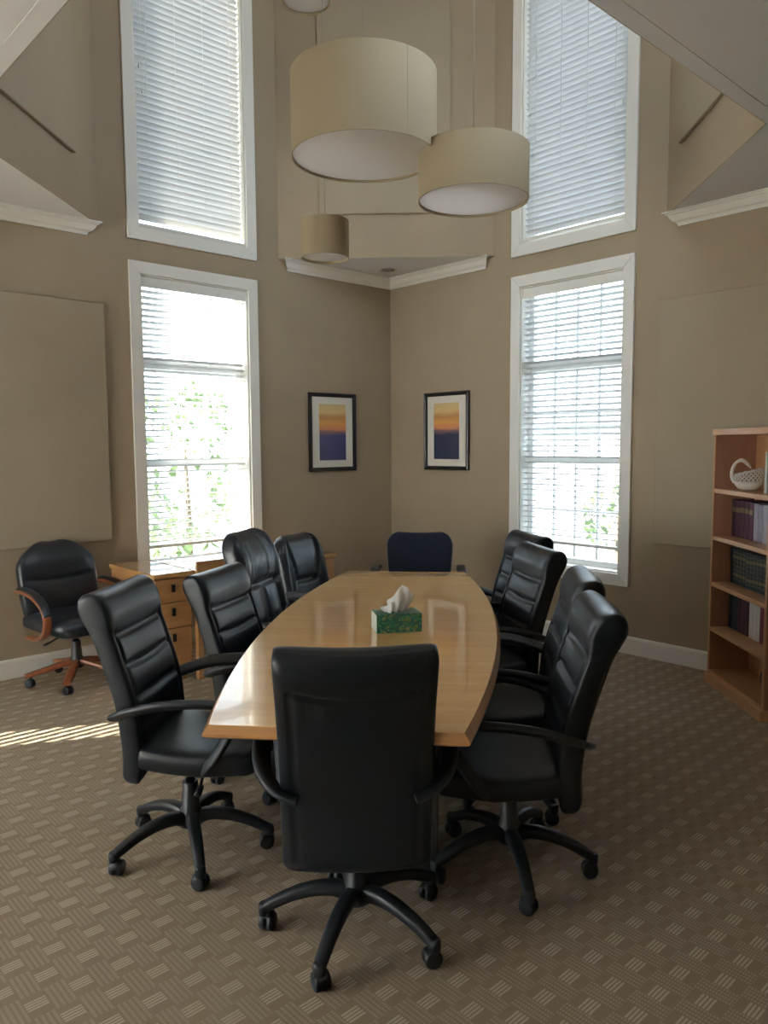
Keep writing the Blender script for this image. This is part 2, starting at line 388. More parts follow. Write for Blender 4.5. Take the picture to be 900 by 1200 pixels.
# low ceiling with the octagonal opening
def ceiling_mesh():
    bm = bmesh.new()
    outer = [(XW - WT, YS - WT), (XR, YS - WT), (XR, D_[1]), None]
    pieces = [
        [(XW, YS), (XR, YS), (XR, E_[1] - 0.0), E_, F_, (XW, F_[1])],            # behind / near
        [(XR, E_[1]), D_, E_],                                                  # right corner soffit
        [(XW, F_[1]), F_, H_, G_, (XW, G_[1])],
        [(XW, G_[1]), G_, A_, (XW, YL)],
        [B_, (XR, YL), C_],                                                     # back corner soffit
    ]
    mb = MB()
    for p in pieces: mb.prism(p, ZC, ZC + 0.06)
    return mb
struct(ceiling_mesh().build('ceiling', M_CEIL))
m = MB(); m.prism(OCT, ZT, ZT + .15); struct(m.build('ceiling_tower', M_CEIL))
def slab_wall(name, P, Q, z0, z1, mat=M_WALL, t=0.1):
    """upright wall on the segment P->Q, thickness away from the octagon centre"""
    P, Q = Vector((*P, 0)), Vector((*Q, 0)); c = Vector((sum(p[0] for p in OCT) / 8, sum(p[1] for p in OCT) / 8, 0))
    d = (Q - P).normalized(); n = Vector((d.y, -d.x, 0))
    if n.dot((P + Q) / 2 - c) < 0: n = -n
    mb = MB(); P = P - n * .006; Q = Q - n * .006; pts = [P, Q, Q + n * t, P + n * t]
    mb.prism([(p.x, p.y) for p in pts], z0, z1); return struct(mb.build(name, mat))
slab_wall('wall_tower_back', B_, C_, ZC + .001, ZT); slab_wall('wall_tower_right', D_, E_, ZC + .001, ZT)
MF = Matrix(((-1, 0, 0, 0), (0, -1, 0, E_[1] + .006), (0, 0, 1, 0), (0, 0, 0, 1)))
FILL_TOWER = (-(E_[0] + F_[0]) / 2 - .48, -(E_[0] + F_[0]) / 2 + .48, 3.45, 5.7)  # unseen tower opening, added to send sky light down onto the table
m = MB(); q = wall_grid([-E_[0], -F_[0]], [ZC + .001, ZT], [FILL_TOWER], WT); m.add(q.v, q.f, False, MF); struct(m.build('wall_tower_front', M_WALL))
slab_wall('wall_tower_near', F_, H_, ZC + .001, ZT); slab_wall('wall_tower_west', H_, G_, ZC + .001, ZT); slab_wall('wall_tower_left', G_, A_, ZC + .001, ZT)
# thin corner bead around the edge of the near ceiling
def bead(name, P, Q, inset=0.075):
    P, Q = Vector((*P, 0)), Vector((*Q, 0)); c = Vector((sum(p[0] for p in OCT) / 8, sum(p[1] for p in OCT) / 8, 0))
    d = (Q - P).normalized(); n = Vector((d.y, -d.x, 0))
    if n.dot((P + Q) / 2 - c) < 0: n = -n
    mb = MB(); pts = [P, Q, Q + n * inset, P + n * inset]; mb.prism([(p.x, p.y) for p in pts], ZC - .0015, ZC + .01); return struct(mb.build(name, M_CEIL))
bead('trim_1', E_, F_); bead('trim_2', H_, G_)
# crown moulding (profile swept along the wall-ceiling joint)
CROWN = [(0, 0), (0, -.088), (.010, -.088), (.014, -.074), (.022, -.066), (.036, -.060), (.052, -.040), (.060, -.024), (.072, -.018), (.076, -.010), (.088, -.008), (.088, 0)]
def crown(name, P, Q, mit0, mit1):
    """P->Q along wall, room lies on the left of P->Q; mit: extra run per unit of projection at each end"""
    P, Q = Vector((*P, ZC)), Vector((*Q, ZC)); d = (Q - P).normalized(); n = Vector((-d.y, d.x, 0))
    e0 = lambda m, a: m * a if m == 1 else .088 - a                      # corner mitre, or a return that dies into the wall
    r0 = [P + n * a + Vector((0, 0, b)) + d * e0(mit0, a) for a, b in CROWN]; r1 = [Q + n * a + Vector((0, 0, b)) - d * e0(mit1, a) for a, b in CROWN]
    mb = MB(); mb.loft([r0, r1], True, False); return struct(mb.build(name, M_TRIM))
crown('trim_3', (XR, YL), (B_[0], YL), 1, 0.42); crown('trim_4', C_, (XR, YL), 0.42, 1)
crown('trim_5', A_, (XW, YL), 0.42, 1); crown('trim_6', (XR, YS), D_, 1, 0.42)
# baseboards
def baseboard(name, P, Q):
    P, Q = Vector((*P, 0)), Vector((*Q, 0)); d = (Q - P).normalized(); n = Vector((-d.y, d.x, 0))
    prof = [(0, 0), (0.016, 0), (0.016, .112), (0.011, .124), (0.0, .130)]
    mb = MB(); mb.loft([[p + n * a + Vector((0, 0, b)) for a, b in prof] for p in (P, Q)], True, False); return struct(mb.build(name, M_TRIM))
baseboard('baseboard_left', (XR, YL), (XW, YL)); baseboard('baseboard_right', (XR, YS), (XR, YL))
baseboard('baseboard_west', (XW, YL), (XW, YS)); baseboard('baseboard_south', (XW, YS), (XR, YS))

# ------------------------------------------------------------------ windows: local x along wall (0 = middle), local y outwards, z up
def portal(par, w, h, zc, y=0.0):
    d = bpy.data.lights.new('daylight', 'AREA'); d.shape = 'RECTANGLE'; d.size = w; d.size_y = h; d.cycles.is_portal = True
    o = bpy.data.objects.new('daylight', d); COL.objects.link(o); o.parent = par
    o.location = (0, y, zc); o.rotation_euler = (-PI / 2, 0, 0)      # shines towards local -y (inwards)
    return o
def window(name, loc, rz, w, z0, z1, bars_z, grid, cas=0.088, sill=False):
    """bars_z: heavy rails; grid: list of (za, zb, rows) muntin fields, four columns"""
    t = empty_struct(name, loc, rz); hw = w / 2
    mb = MB()                                                             # casing boards on the wall face (mitred)
    o = [(-hw - cas, z0 - cas), (hw + cas, z0 - cas), (hw + cas, z1 + cas), (-hw - cas, z1 + cas)]; i = [(-hw, z0), (hw, z0), (hw, z1), (-hw, z1)]
    for k in range(4):
        j = (k + 1) % 4; q = [o[k], o[j], i[j], i[k]]
        mb.add([(p[0], -.022, p[1]) for p in q] + [(p[0], 0.0, p[1]) for p in q], [(0, 1, 2, 3), (7, 6, 5, 4), (0, 4, 5, 1), (1, 5, 6, 2), (2, 6, 7, 3), (3, 7, 4, 0)])
    mb.build('casing', M_TRIM, t, bevel=.003)
    mb = MB()                                                             # jamb lining
    th = .012
    mb.box(-hw, -hw + th, 0, WT, z0, z1); mb.box(hw - th, hw, 0, WT, z0, z1); mb.box(-hw + th, hw - th, 0, WT, z0, z0 + th); mb.box(-hw + th, hw - th, 0, WT, z1 - th, z1)
    mb.build('jamb', M_TRIM, t)
    mb = MB(); a, b = 0.105, 0.145; e = .045
    x0, x1 = -hw + th, hw - th; za, zb = z0 + th, z1 - th
    mb.box(x0, x0 + e, a, b, za, zb); mb.box(x1 - e, x1, a, b, za, zb); mb.box(x0 + e, x1 - e, a, b, za, za + e); mb.box(x0 + e, x1 - e, a, b, zb - e, zb)
    for c, hh in bars_z: mb.box(x0 + e, x1 - e, a - .01, b, c - hh / 2, c + hh / 2)
    mb.build('sash', M_SASH, t, bevel=.003)
    if grid:
        mb = MB()
        for ga, gb, rows in grid:
            for k in range(1, 4):
                c = x0 + e + (x1 - x0 - 2 * e) * k / 4; mb.box(c - .009, c + .009, .113, .131, ga, gb)
            for k in range(1, rows):
                c = ga + (gb - ga) * k / rows; mb.box(x0 + e, x1 - e, .1135, .1305, c - .009, c + .009)
        mb.build('muntin_grid', M_SASH, t)
    mb = MB(); mb.box(x0 + .02, x1 - .02, .120, .124, za + .02, zb - .02); mb.build('glass_pane', M_GLASS, t)
    portal(t, w, z1 - z0, (z0 + z1) / 2, WT + .02)
    return t
def blind(name, label, loc, rz, w, ztop, zbot, tilt, group='white slatted blinds', pitch=0.0445, chord=0.05, wand=True):
    """slats hang inside the opening; tilt>0 = room edge up"""
    t = thing(name, label, 'blind', (loc[0], loc[1], 0), rz, None); hw = w / 2 - .016
    yc = 0.045
    mb = MB(); mb.box(-hw, hw, yc - .030, yc + .028, ztop - .045, ztop); mb.box(-hw - .002, hw + .002, yc - .042, yc - .030, ztop - .075, ztop + .0)
    mb.build('head_rail', M_TRIM, t, bevel=.003)
    mb = MB(); z = ztop - .10; n = 0
    while z > zbot + .035:
        rings = []
        for sx in (-hw, hw):
            top = []; bot = []
            for k in range(5):
                c = (k / 4 - .5) * chord; crown_ = .0025 * (1 - (2 * k / 4 - 1) ** 2)
                for lst, th in ((top, .0013), (bot, -.0013)):
                    lst.append((sx, yc + c * math.cos(tilt) - (crown_ + th) * math.sin(-tilt), z - c * math.sin(tilt) + (crown_ + th) * math.cos(tilt)))
            rings.append(top + bot[::-1])
        mb.loft(rings, True, False); z -= pitch; n += 1
    mb.build('slats', M_SLAT, t)
    zb = zbot
    mb = MB(); mb.box(-hw, hw, yc - .026, yc + .026, zb, zb + .022); mb.build('bottom_rail', M_TRIM, t, bevel=.004)
    for k, fx in enumerate((-.78, -.26, .26, .78)):
        mb = MB()
        for dy in (-.029, .027): mb.tube([(fx * hw, yc + dy, ztop - .07), (fx * hw, yc + dy, zb + .011)], .0011, n=5)
        mb.build('ladder_cord', M_CORDM, t)
    if wand:
        for sx, zz in ((-hw + .035, ztop - (ztop - zbot) * .47), (-hw + .055, ztop - (ztop - zbot) * .55), (hw - .03, ztop - (ztop - zbot) * .62)):
            mb = MB(); mb.tube([(sx, yc - .040, ztop - .06), (sx, yc - .040, zz)], .001, n=5); mb.lathe([(.002, zz + .002), (.0055, zz - .006), (.006, zz - .022), (.004, zz - .026)], 8, Matrix.Translation((sx, yc - .040, 0)))
            mb.build('pull_cord', M_CORDM, t)
    return t
wl, wr = (LW[0] + LW[1]) / 2, (RW[0] + RW[1]) / 2
GR = [(2.22, 2.745, 2), (1.45, 2.13, 2), (0.65, 1.39, 2)]
RZR = -PI / 2                                  # local +y -> +x
window('window_1', (wl, YL, 0), 0, .92, *LO, [(2.175, .085), (1.42, .055)], None)
window('window_2', (XR, wr, 0), RZR, .92, *LO, [(2.175, .085), (1.42, .055)], GR)
window('window_3', (wl, YL, 0), 0, .92, *UP, [], None)
window('window_4', (XR, wr, 0), RZR, .92, *UP, [], None)
blind('window_blind', 'white slatted blind in the lower left window, sunlit, above the drawer credenza', (wl, YL), 0, .92, LO[1] - .014, .775, R(17))
blind('window_blind', 'white slatted blind with open slats in the lower right window, panes and roof showing through', (XR, wr), RZR, .92, LO[1] - .014, .755, R(14))
blind('window_blind', 'white slatted blind closed over the tall upper left window', (wl, YL), 0, .92, UP[1] - .014, UP[0] + .02, R(56))
blind('window_blind', 'white slatted blind closed over the tall upper right window behind the medium drum pendant', (XR, wr), RZR, .92, UP[1] - .014, UP[0] + .035, R(46))
# unseen windows: fill windows added for light, louvred one inferred from its sun patch
t = window('fill_window_left', ((FILL_LEFT[0] + FILL_LEFT[1]) / 2, YL, 0), 0, .92, *LO, [(2.175, .085), (1.42, .055)], None)  # out of view, added to light the left floor and table
vb = blind('blind', '', (0, 0), 0, .92, LO[1] - .014, .775, R(0), wand=False)
vb.parent = t
for k in ('label', 'category'): del vb[k]
t = window('window_5', ((SIDE[0] + SIDE[1]) / 2, YL, 0), 0, SIDE[1] - SIDE[0], SIDE[2], SIDE[3], [], None, cas=.06)
vb = blind('louvres', '', (0, 0), 0, SIDE[1] - SIDE[0], SIDE[3] - .014, SIDE[2] + .014, R(-18), wand=False, pitch=.056)
vb.parent = t
for k in ('label', 'category'): del vb[k]
w5 = FILL_WEST[1] - FILL_WEST[0]
t = window('fill_window_west', (XW, (FILL_WEST[0] + FILL_WEST[1]) / 2, 0), PI / 2, w5, FILL_WEST[2], FILL_WEST[3], [(1.2, .06)], None)  # out of view, added as a broad light source from the west
mb = MB(); mb.box(-w5 / 2 + .015, w5 / 2 - .015, .040, .0412, FILL_WEST[2] + .015, FILL_WEST[3] - .015); mb.build('fill_shade', M_FILLCLOTH, t)  # unseen shade, added to turn direct sun into soft fill light

# ------------------------------------------------------------------ outdoors
M_GRASS = plain('grass', (0.16, 0.22, 0.07), 0.95, 0.1, noise=0.4, nscale=3)
M_LEAF = translucent('leaf', (0.13, 0.18, 0.08), 0.35, 0.7)
M_BARK = plain('bark', (0.14, 0.10, 0.07), 0.9, 0.1, noise=0.3)
M_ROOF = plain('roof_shingle', (0.20, 0.22, 0.26), 0.9, 0.2, noise=0.3, nscale=6)
M_SIDING = plain('white_siding', (0.60, 0.61, 0.62), 0.7, 0.2, noise=0.03)
M_PAVE = plain('paving', (0.20, 0.20, 0.19), 0.9, 0.1, noise=0.12, nscale=2)
mb = MB(); mb.box(-60, 80, -60, 80, -.75, -.6); g = mb.build('ground', M_PAVE); struct(g)
def shrub(name, label, loc, rad, ht, n, seed, trunk=0.0):
    rnd = random.Random(seed); t = thing(name, label, 'tree' if trunk else 'shrub', loc, 0, None)
    mb = MB()
    for _ in range(n):
        a = rnd.uniform(0, 2 * PI); u = rnd.uniform(-1, 1); rr = rnd.uniform(.55, 1.0) ** .5
        c = Vector((math.cos(a) * math.sqrt(1 - u * u) * rad * rr, math.sin(a) * math.sqrt(1 - u * u) * rad * rr, trunk + ht / 2 + u * ht / 2 * rr))
        s = rnd.uniform(.06, .12); M = Matrix.Translation(c) @ Matrix.Rotation(rnd.uniform(0, 6.28), 4, 'Z') @ Matrix.Rotation(rnd.uniform(-1.2, 1.2), 4, 'X')
        mb.add([(-s * .5, 0, 0), (0, -s, 0.01), (s * .5, 0, 0), (0, s, 0.01)], [(0, 1, 2, 3)], False, M)
    mb.build('foliage', M_LEAF, t)
    mb = MB(); mb.tube([(0, 0, 0), (.03, 0, (trunk + ht * .5) * .5), (0, .02, trunk + ht * .6)], [.07, .05, .02], n=8); mb.build('trunk', M_BARK, t)
    return t
shrub('leafy_tree', 'green leafy tree outside the lower left window', (5.6, 10.4, -.6), 1.25, 2.4, 700, 3, .7)
shrub('garden_shrub', 'low green shrub outside the bottom of the lower left window', (4.4, 8.6, -.6), .7, 1.2, 420, 5)
shrub('small_tree', 'thin pale tree outside the lower right window by the white house', (9.6, 5.6, -.6), .5, 1.0, 170, 8, .6)
h = thing('house', 'white house with grey shingle roof seen through the lower right window', 'house', (17.0, 9.5, -.6), 0, None)
mb = MB(); mb.box(0, 7, -6, 6, 0, 2.65); mb.prism([(-6, 0), (6, 0), (0, 0.0)], 0, .01) if False else None; mb.build('wall', M_SIDING, h)
mb = MB(); mb.loft([[(-.5, y, 2.6), (3.5, y, 4.2), (7.5, y, 2.6)] for y in (-6.5, 6.5)], True, False); mb.build('roof', M_ROOF, h)
for yy in (-3.6, -.5, 3.0):
    mb = MB(); mb.box(-.04, .05, yy - .5, yy + .5, .9, 2.2); f = mb.build('window', M_ROOF, h)

# ------------------------------------------------------------------ acoustic wall panels
def panel(label, P, d, n, w, z0, z1, t=0.028, off=0.0):
    """P start on the wall, d along wall, n into the room"""
    o = thing('acoustic_panel', label, 'wall panel', (P[0] + d[0] * w / 2, P[1] + d[1] * w / 2, (z0 + z1) / 2), math.atan2(d[1], d[0]), 'fabric acoustic panels')
    s = -1 if (d[0] * n[1] - d[1] * n[0]) < 0 else 1
    y0, y1 = sorted((s * (.0015 + off), s * (t + off))); hh = (z1 - z0) / 2
    mb = MB(); mb.box(-w / 2, w / 2, y0, y1, -hh, hh); mb.build('fabric_face', M_PANEL, o, bevel=.006)
    return o
panel('tan fabric wall panel behind the wooden armed chair, left wall', (2.308, YL), (-1, 0), (0, -1), 1.19, .873, 2.557)
panel('tan fabric wall panel between the lower right window and the bookcase', (XR, 2.69), (0, -1), (-1, 0), 1.02, .84, 2.537)
def seg_panel(label, P, Q, u0, u1, z0, z1):
    P, Q = Vector(P), Vector(Q); d = (Q - P).normalized(); c = Vector((sum(p[0] for p in OCT) / 8, sum(p[1] for p in OCT) / 8))
    n = Vector((d.y, -d.x));
    if n.dot(c - P) < 0: n = -n
    panel(label, P + d * u0, d, n, u1 - u0, z0, z1, off=.006)
seg_panel('tan fabric panel high on the angled wall behind the pendants', B_, C_, .345, 1.43, 3.448, 5.4)
seg_panel('tan fabric panel high on the left angled wall, edge cut by the near ceiling', A_, G_, .37, 1.29, 3.447, 5.4)
seg_panel('tan fabric panel high on the right angled wall above the bookcase corner', D_, E_, .27, 1.22, 3.47, 5.4)

# ------------------------------------------------------------------ recessed light in the corner soffit
t = thing('recessed_light', 'round recessed downlight in the white corner soffit', 'ceiling light', (4.80, 5.12, ZC))
mb = MB(); mb.lathe([(.052, 0.02), (.052, -.002), (.075, -.004), (.078, 0.0), (.078, .006)], 32, None, False); mb.build('trim_ring', M_CHROME, t)
mb = MB(); mb.lathe([(.001, -.001), (.045, -.001), (.05, .0)], 28); mb.build('lens', M_GREYP, t)

# ------------------------------------------------------------------ pictures
def picture(label, loc, rz, tint, w=.532, hgt=.692):
    t = thing('framed_picture', label, 'picture', loc, rz, None); hw, hh = w / 2, hgt / 2; fw = .034
    mb = MB()
    prof = [(0, 0), (0, -.028), (.008, -.032), (.024, -.026), (fw, -.018), (fw, 0)]
    ring = []
    for sx, sz in ((-1, -1), (1, -1), (1, 1), (-1, 1)):
        ring.append([(sx * (hw - a), b, sz * (hh - a)) for a, b in prof])
    mb.loft(ring, False, False, True, None, True); mb.build('frame', M_FRAME, t)
    mb = MB(); mb.box(-hw + .03, hw - .03, -.012, -.006, -hh + .03, hh - .03); mb.build('mat_board', M_MAT, t)
    mb = MB(); mb.box(-.152, .152, -.0135, -.011, -.25, .25); mb.build('art_print', sunset_mat('sunset_print', tint), t)
    return t
picture('framed orange and violet sunset print left of the corner', (4.377, YL, 1.664), 0, (0.045, 0.05, 0.17))
picture('framed orange and dark blue sunset print right of the corner', (XR, 4.69, 1.668), RZR, (0.018, 0.027, 0.07))

# ------------------------------------------------------------------ drum pendants
def pendant(label, x, y, zb, dia, ht, seam=0.0):
    t = thing('drum_pendant', label, 'pendant light', (x, y, zb), seam, None); r = dia / 2; n = 72
    mb = MB()
    prof = [(r, 0), (r, ht), (r - .004, ht), (r - .004, 0)]
    mb.loft([[(q * math.cos(2 * PI * i / n), q * math.sin(2 * PI * i / n), z) for i in range(n)] for q, z in prof], False, True, True, None, True)
    sh = mb.build('shade', M_SHADE, t)
    es = sh.modifiers.new('edge', 'EDGE_SPLIT'); es.split_angle = R(40)
    mb = MB(); a = 2 * PI / n
    mb.loft([[(q * math.cos(k), q * math.sin(k), z) for q, z in ((r, .002), (r + .0012, .002), (r + .0012, ht - .002), (r, ht - .002))] for k in (-.012 / r, .012 / r)], True, False)
    mb.build('seam', M_SHADE, sh)
    mb = MB(); mb.lathe([(r - .006, .014), (r - .006, .018)], n); mb.build('diffuser', M_DIFF, t)
    mb = MB()
    for k in range(3):
        c, s = math.cos(k * 2 * PI / 3), math.sin(k * 2 * PI / 3); mb.tube([(0, 0, ht - .02), (c * (r - .004), s * (r - .004), ht - .02)], .003, n=6)
    mb.lathe([(.02, ht - .05), (.02, ht + .01), (.006, ht + .03)], 12); mb.build('spider', M_CHROME, t)
    mb = MB(); mb.tube([(0, 0, ht + .02), (0, 0, ZT - zb)], .002, n=6); mb.build('cord', M_PCORD, t)
    mb = MB(); mb.lathe([(.06, ZT - zb), (.06, ZT - zb - .02), (.01, ZT - zb - .03)], 20); mb.build('canopy', M_TRIM, t)
pendant('largest cream drum pendant, seam at its right', 2.764, 3.129, 3.044, .76, .415, R(-96))
pendant('medium cream drum pendant in front of the upper right window', 3.187, 2.744, 2.824, .58, .262, R(-20))
pendant('smallest cream drum pendant hanging lowest in front of the corner', 2.886, 3.62, 2.639, .28, .213, R(-150))
pendant('cream drum pendant mostly cut off by the top of the picture', 2.90, 3.785, 4.134, .28, .214, R(60))

# ------------------------------------------------------------------ conference table
TAX = Vector((.751, .660, 0)); TC = Vector((2.377, 2.58, 0)); TROT = math.atan2(.660, .751)
t = thing('conference_table', 'long glossy maple boat-shaped conference table with a tissue box on it', 'table', TC, TROT)
HL, HWE, HWM = 1.388, .387, .528
def outline(ins, n=24):
    pts = []
    for k in range(n + 1):
        u = -HL + 2 * HL * k / n; pts.append((u * (HL - ins) / HL, -(HWE + (HWM - HWE) * (1 - (u / HL) ** 2)) + ins))
    return pts + [(-p[0], -p[1]) for p in pts]
mb = MB(); mb.prism(outline(.0145), .735, .740); mb.build('tabletop', M_TABLE, t)
mb = MB(); mb.loft([[(*p, z) for p in outline(i)] for i, z in ((.06, .698), (.012, .700), (0, .708), (0, .716), (.0145, .738))], True, False); mb.build('table_edge', M_TEDGE, t)
for sx in (-1, 1):
    mb = MB(); mb.box(sx * .80 - .03, sx * .80 + .03, -.28, .28, .0, .70); mb.build('pedestal', M_TBASE, t, bevel=.005)
mb = MB(); mb.box(-.77, .77, -.018, .018, .25, .62); mb.build('stretcher_panel', M_TBASE, t)

# ------------------------------------------------------------------ tissue box
bx = Vector((2.253, 2.395, .7405)); d1 = Vector((2.339 - 2.172, 2.312 - 2.411, 0)).normalized()
t = thing('tissue_box', 'green leaf patterned tissue box with a white tissue on the table', 'tissue box', (2.291, 2.405, .7402), math.atan2(d1.y, d1.x))
def ring_rect(a, b, z): return [(-a, -b, z), (a, -b, z), (a, b, z), (-a, b, z)]
mb = MB(); mb.box(-.1, .1, -.058, .058, 0, .082); mb.build('carton', M_BOX, t, bevel=.002)
mb = MB(); mb.box(-.1006, -.1, -.055, .055, .003, .079); mb.build('end_panel', M_BOXEND, t)
mb = MB(); n = 24; mb.prism([(.065 * math.cos(2 * PI * i / n), .026 * math.sin(2 * PI * i / n)) for i in range(n)], .0815, .0825); mb.build('opening', M_GREYP, t)
mb = MB(); rows = []
for j in range(13):                                                  # pulled-up tissue: a pleated sheet that fans open
    v = j / 12; row = []
    for i in range(21):
        u = i / 20 * 2 - 1
        wd = .028 + .045 * v - (.012 * max(0, v - .7) / .3)
        px = u * wd + .022 * v + .010 * math.sin(3.0 * v)
        top = .062 + .058 * (1 - abs(u - .1)) - .018 * max(0, -u)
        z = .080 + v * top + .004 * math.sin(u * 9 + v * 4)
        py = .014 * math.sin(u * 6.5 + 1.2 * v) * (1 - .35 * v) + .012 * math.sin(u * 3 - 2 * v) + .01 * v
        row.append((px, py, z))
    rows.append(row)
mb.loft(rows, False, True, False)
mb.loft([[(x - .028 - .3 * (z - .08) * (0.4), y - .012, .08 + (z - .08) * .42) for x, y, z in r[:12]] for r in rows], False, True, False)
ts = mb.build('tissue', M_TISSUE, t)
sd = ts.modifiers.new('thick', 'SOLIDIFY'); sd.thickness = .0008

# ------------------------------------------------------------------ office chair building blocks (local +x = front of the chair)
def srows(n):                                                        # dense at both ends
    return [0.5 - 0.5 * math.cos(PI * i / (n - 1)) for i in range(n)]
def cushion(path, w, tf, tr, g=None, p=6.0, nv=56, ns=26, curve=0.0, rc=(0.06, 0.06), kend=0.045, length=0.65, gr=None):
    """padded body along path(s)->(x,z); w(s) half width, tf/tr front/rear half thickness, g(y,s) groove depth in front face"""
    mb = MB(); rings = []
    for s in srows(nv):
        x, z = path(s); e = 1e-3; xa, za = path(max(0, s - e)); xb, zb = path(min(1, s + e))
        T = Vector((xb - xa, 0, zb - za)).normalized(); Nn = Vector((T.z, 0, -T.x))
        dlo, dhi = s * length, (1 - s) * length
        def rnd(d, r):
            return 1.0 if d >= r else math.sqrt(max(0.0, 1 - (1 - d / r) ** 2))
        kt = min(rnd(dlo + .0008, kend), rnd(dhi + .0008, kend)); W = w(s)
        W -= rc[0] * (1 - rnd(dlo + .0005, rc[0])) + rc[1] * (1 - rnd(dhi + .0005, rc[1]))
        ring = []
        ys = [math.sin(PI / 2 * (i / ns * 2 - 1)) for i in range(ns + 1)]
        for y in ys:
            q = max(0.0, 1 - abs(y) ** p) ** (1 / p); q = max(q, .03)
            d = tf(s) * q * kt - (g(y, s) * kt if g else 0) + curve * y * y
            ring.append(Vector((x, 0, z)) + Nn * d + Vector((0, W * y, 0)))
        for y in reversed(ys[1:-1]):
            q = max(0.0, 1 - abs(y) ** p) ** (1 / p)
            d = -tr(s) * q * kt + curve * y * y + (gr(y, s) * kt if gr else 0)
            ring.append(Vector((x, 0, z)) + Nn * d + Vector((0, W * y, 0)))
        rings.append(ring)
    return mb.loft(rings, True, True)
def gauss(x, c, s): return math.exp(-((x - c) / s) ** 2)
def interp(tab, s):
    for (a, va), (b, vb) in zip(tab, tab[1:]):
        if s <= b:
            f = (s - a) / (b - a); f = f * f * (3 - 2 * f) if len(tab) > 2 else f; return va + (vb - va) * f
    return tab[-1][1]
def star_base(root, phase, rad=.298, leg_mat=M_PLAST, style='plastic', hub_z=.15, caster_scale=1.0):
    for k in range(5):
        mb = MB()
        if style == 'plastic':
            path = spline([(.015, 0, .125), (.07, 0, .142), (.14, 0, .138), (.21, 0, .118), (.265, 0, .092), (rad + .008, 0, .070)], 6)
            n = len(path); mb.tube(path, lerp_list([.026, .025, .024, .022, .020, .018], n), lerp_list([.030, .024, .021, .019, .018, .015], n), 14, 3.0)
            mb.lathe([(.017, .048), (.019, .060), (.019, .082), (.014, .090)], 14, Matrix.Translation((rad, 0, 0)))
        else:
            path = spline([(.02, 0, .135), (.10, 0, .125), (.20, 0, .102), (rad + .02, 0, .078)], 6)
            n = len(path); mb.tube(path, lerp_list([.022, .026, .028, .024], n), lerp_list([.022, .018, .016, .012], n), 14, 4.0)
        leg = mb.build('leg', leg_mat, root, rot=(0, 0, phase + k * 2 * PI / 5))
        mb = MB(); wr = .028
        for sy in (-1, 1):
            MM = Matrix.Translation((0, sy * .014, wr)) @ Matrix.Rotation(PI / 2, 4, 'X')
            mb.lathe([(.004, -.009), (.022, -.010), (wr - .003, -.0085), (wr, -.005), (wr, .005), (wr - .003, .0085), (.022, .010), (.004, .009)], 22, MM)
        mb.tube([(-.016, 0, .040), (0, 0, .052), (.018, 0, .046), (.026, 0, .030)], [.015, .018, .018, .014], [.006, .010, .010, .005], 10, 3)
        mb.lathe([(.006, .05), (.006, .075)], 8, Matrix.Translation((.01, 0, 0)))
        ca = mb.build('caster', M_PLAST, leg, loc=(rad - .010, 0, 0), rot=(0, 0, random.uniform(-2.6, 2.6)))
        sc = caster_scale
    return root
def column(root, top, shroud=M_PLAST):
    mb = MB(); mb.lathe([(.040, .098), (.042, .112), (.040, .165), (.034, .175), (.033, .22), (.030, .225), (.029, .27), (.026, .274)], 24)
    mb.build('gas_column', shroud, root)
    mb = MB(); mb.lathe([(.0195, .26), (.0195, top)], 20); mb.build('piston', M_CHROME, root)
def mechanism(root, z0):
    mb = MB(); mb.prism([(-.12, -.07), (.10, -.09), (.13, -.06), (.13, .06), (.10, .09), (-.12, .07)], z0, z0 + .045)
    mb.lathe([(.035, z0 - .035), (.04, z0)], 18); mb.build('tilt_mechanism', M_PLAST, root, bevel=.006)
    mb = MB(); mb.tube(spline([(.05, -.07, z0 + .01), (.06, -.15, z0 + .005), (.07, -.21, z0 - .012)], 5), .006, n=8)
    mb.tube([(.07, -.20, z0 - .008), (.075, -.25, z0 - .02)], [.012, .014], [.006, .005], 10); mb.build('lever', M_PLAST, root)

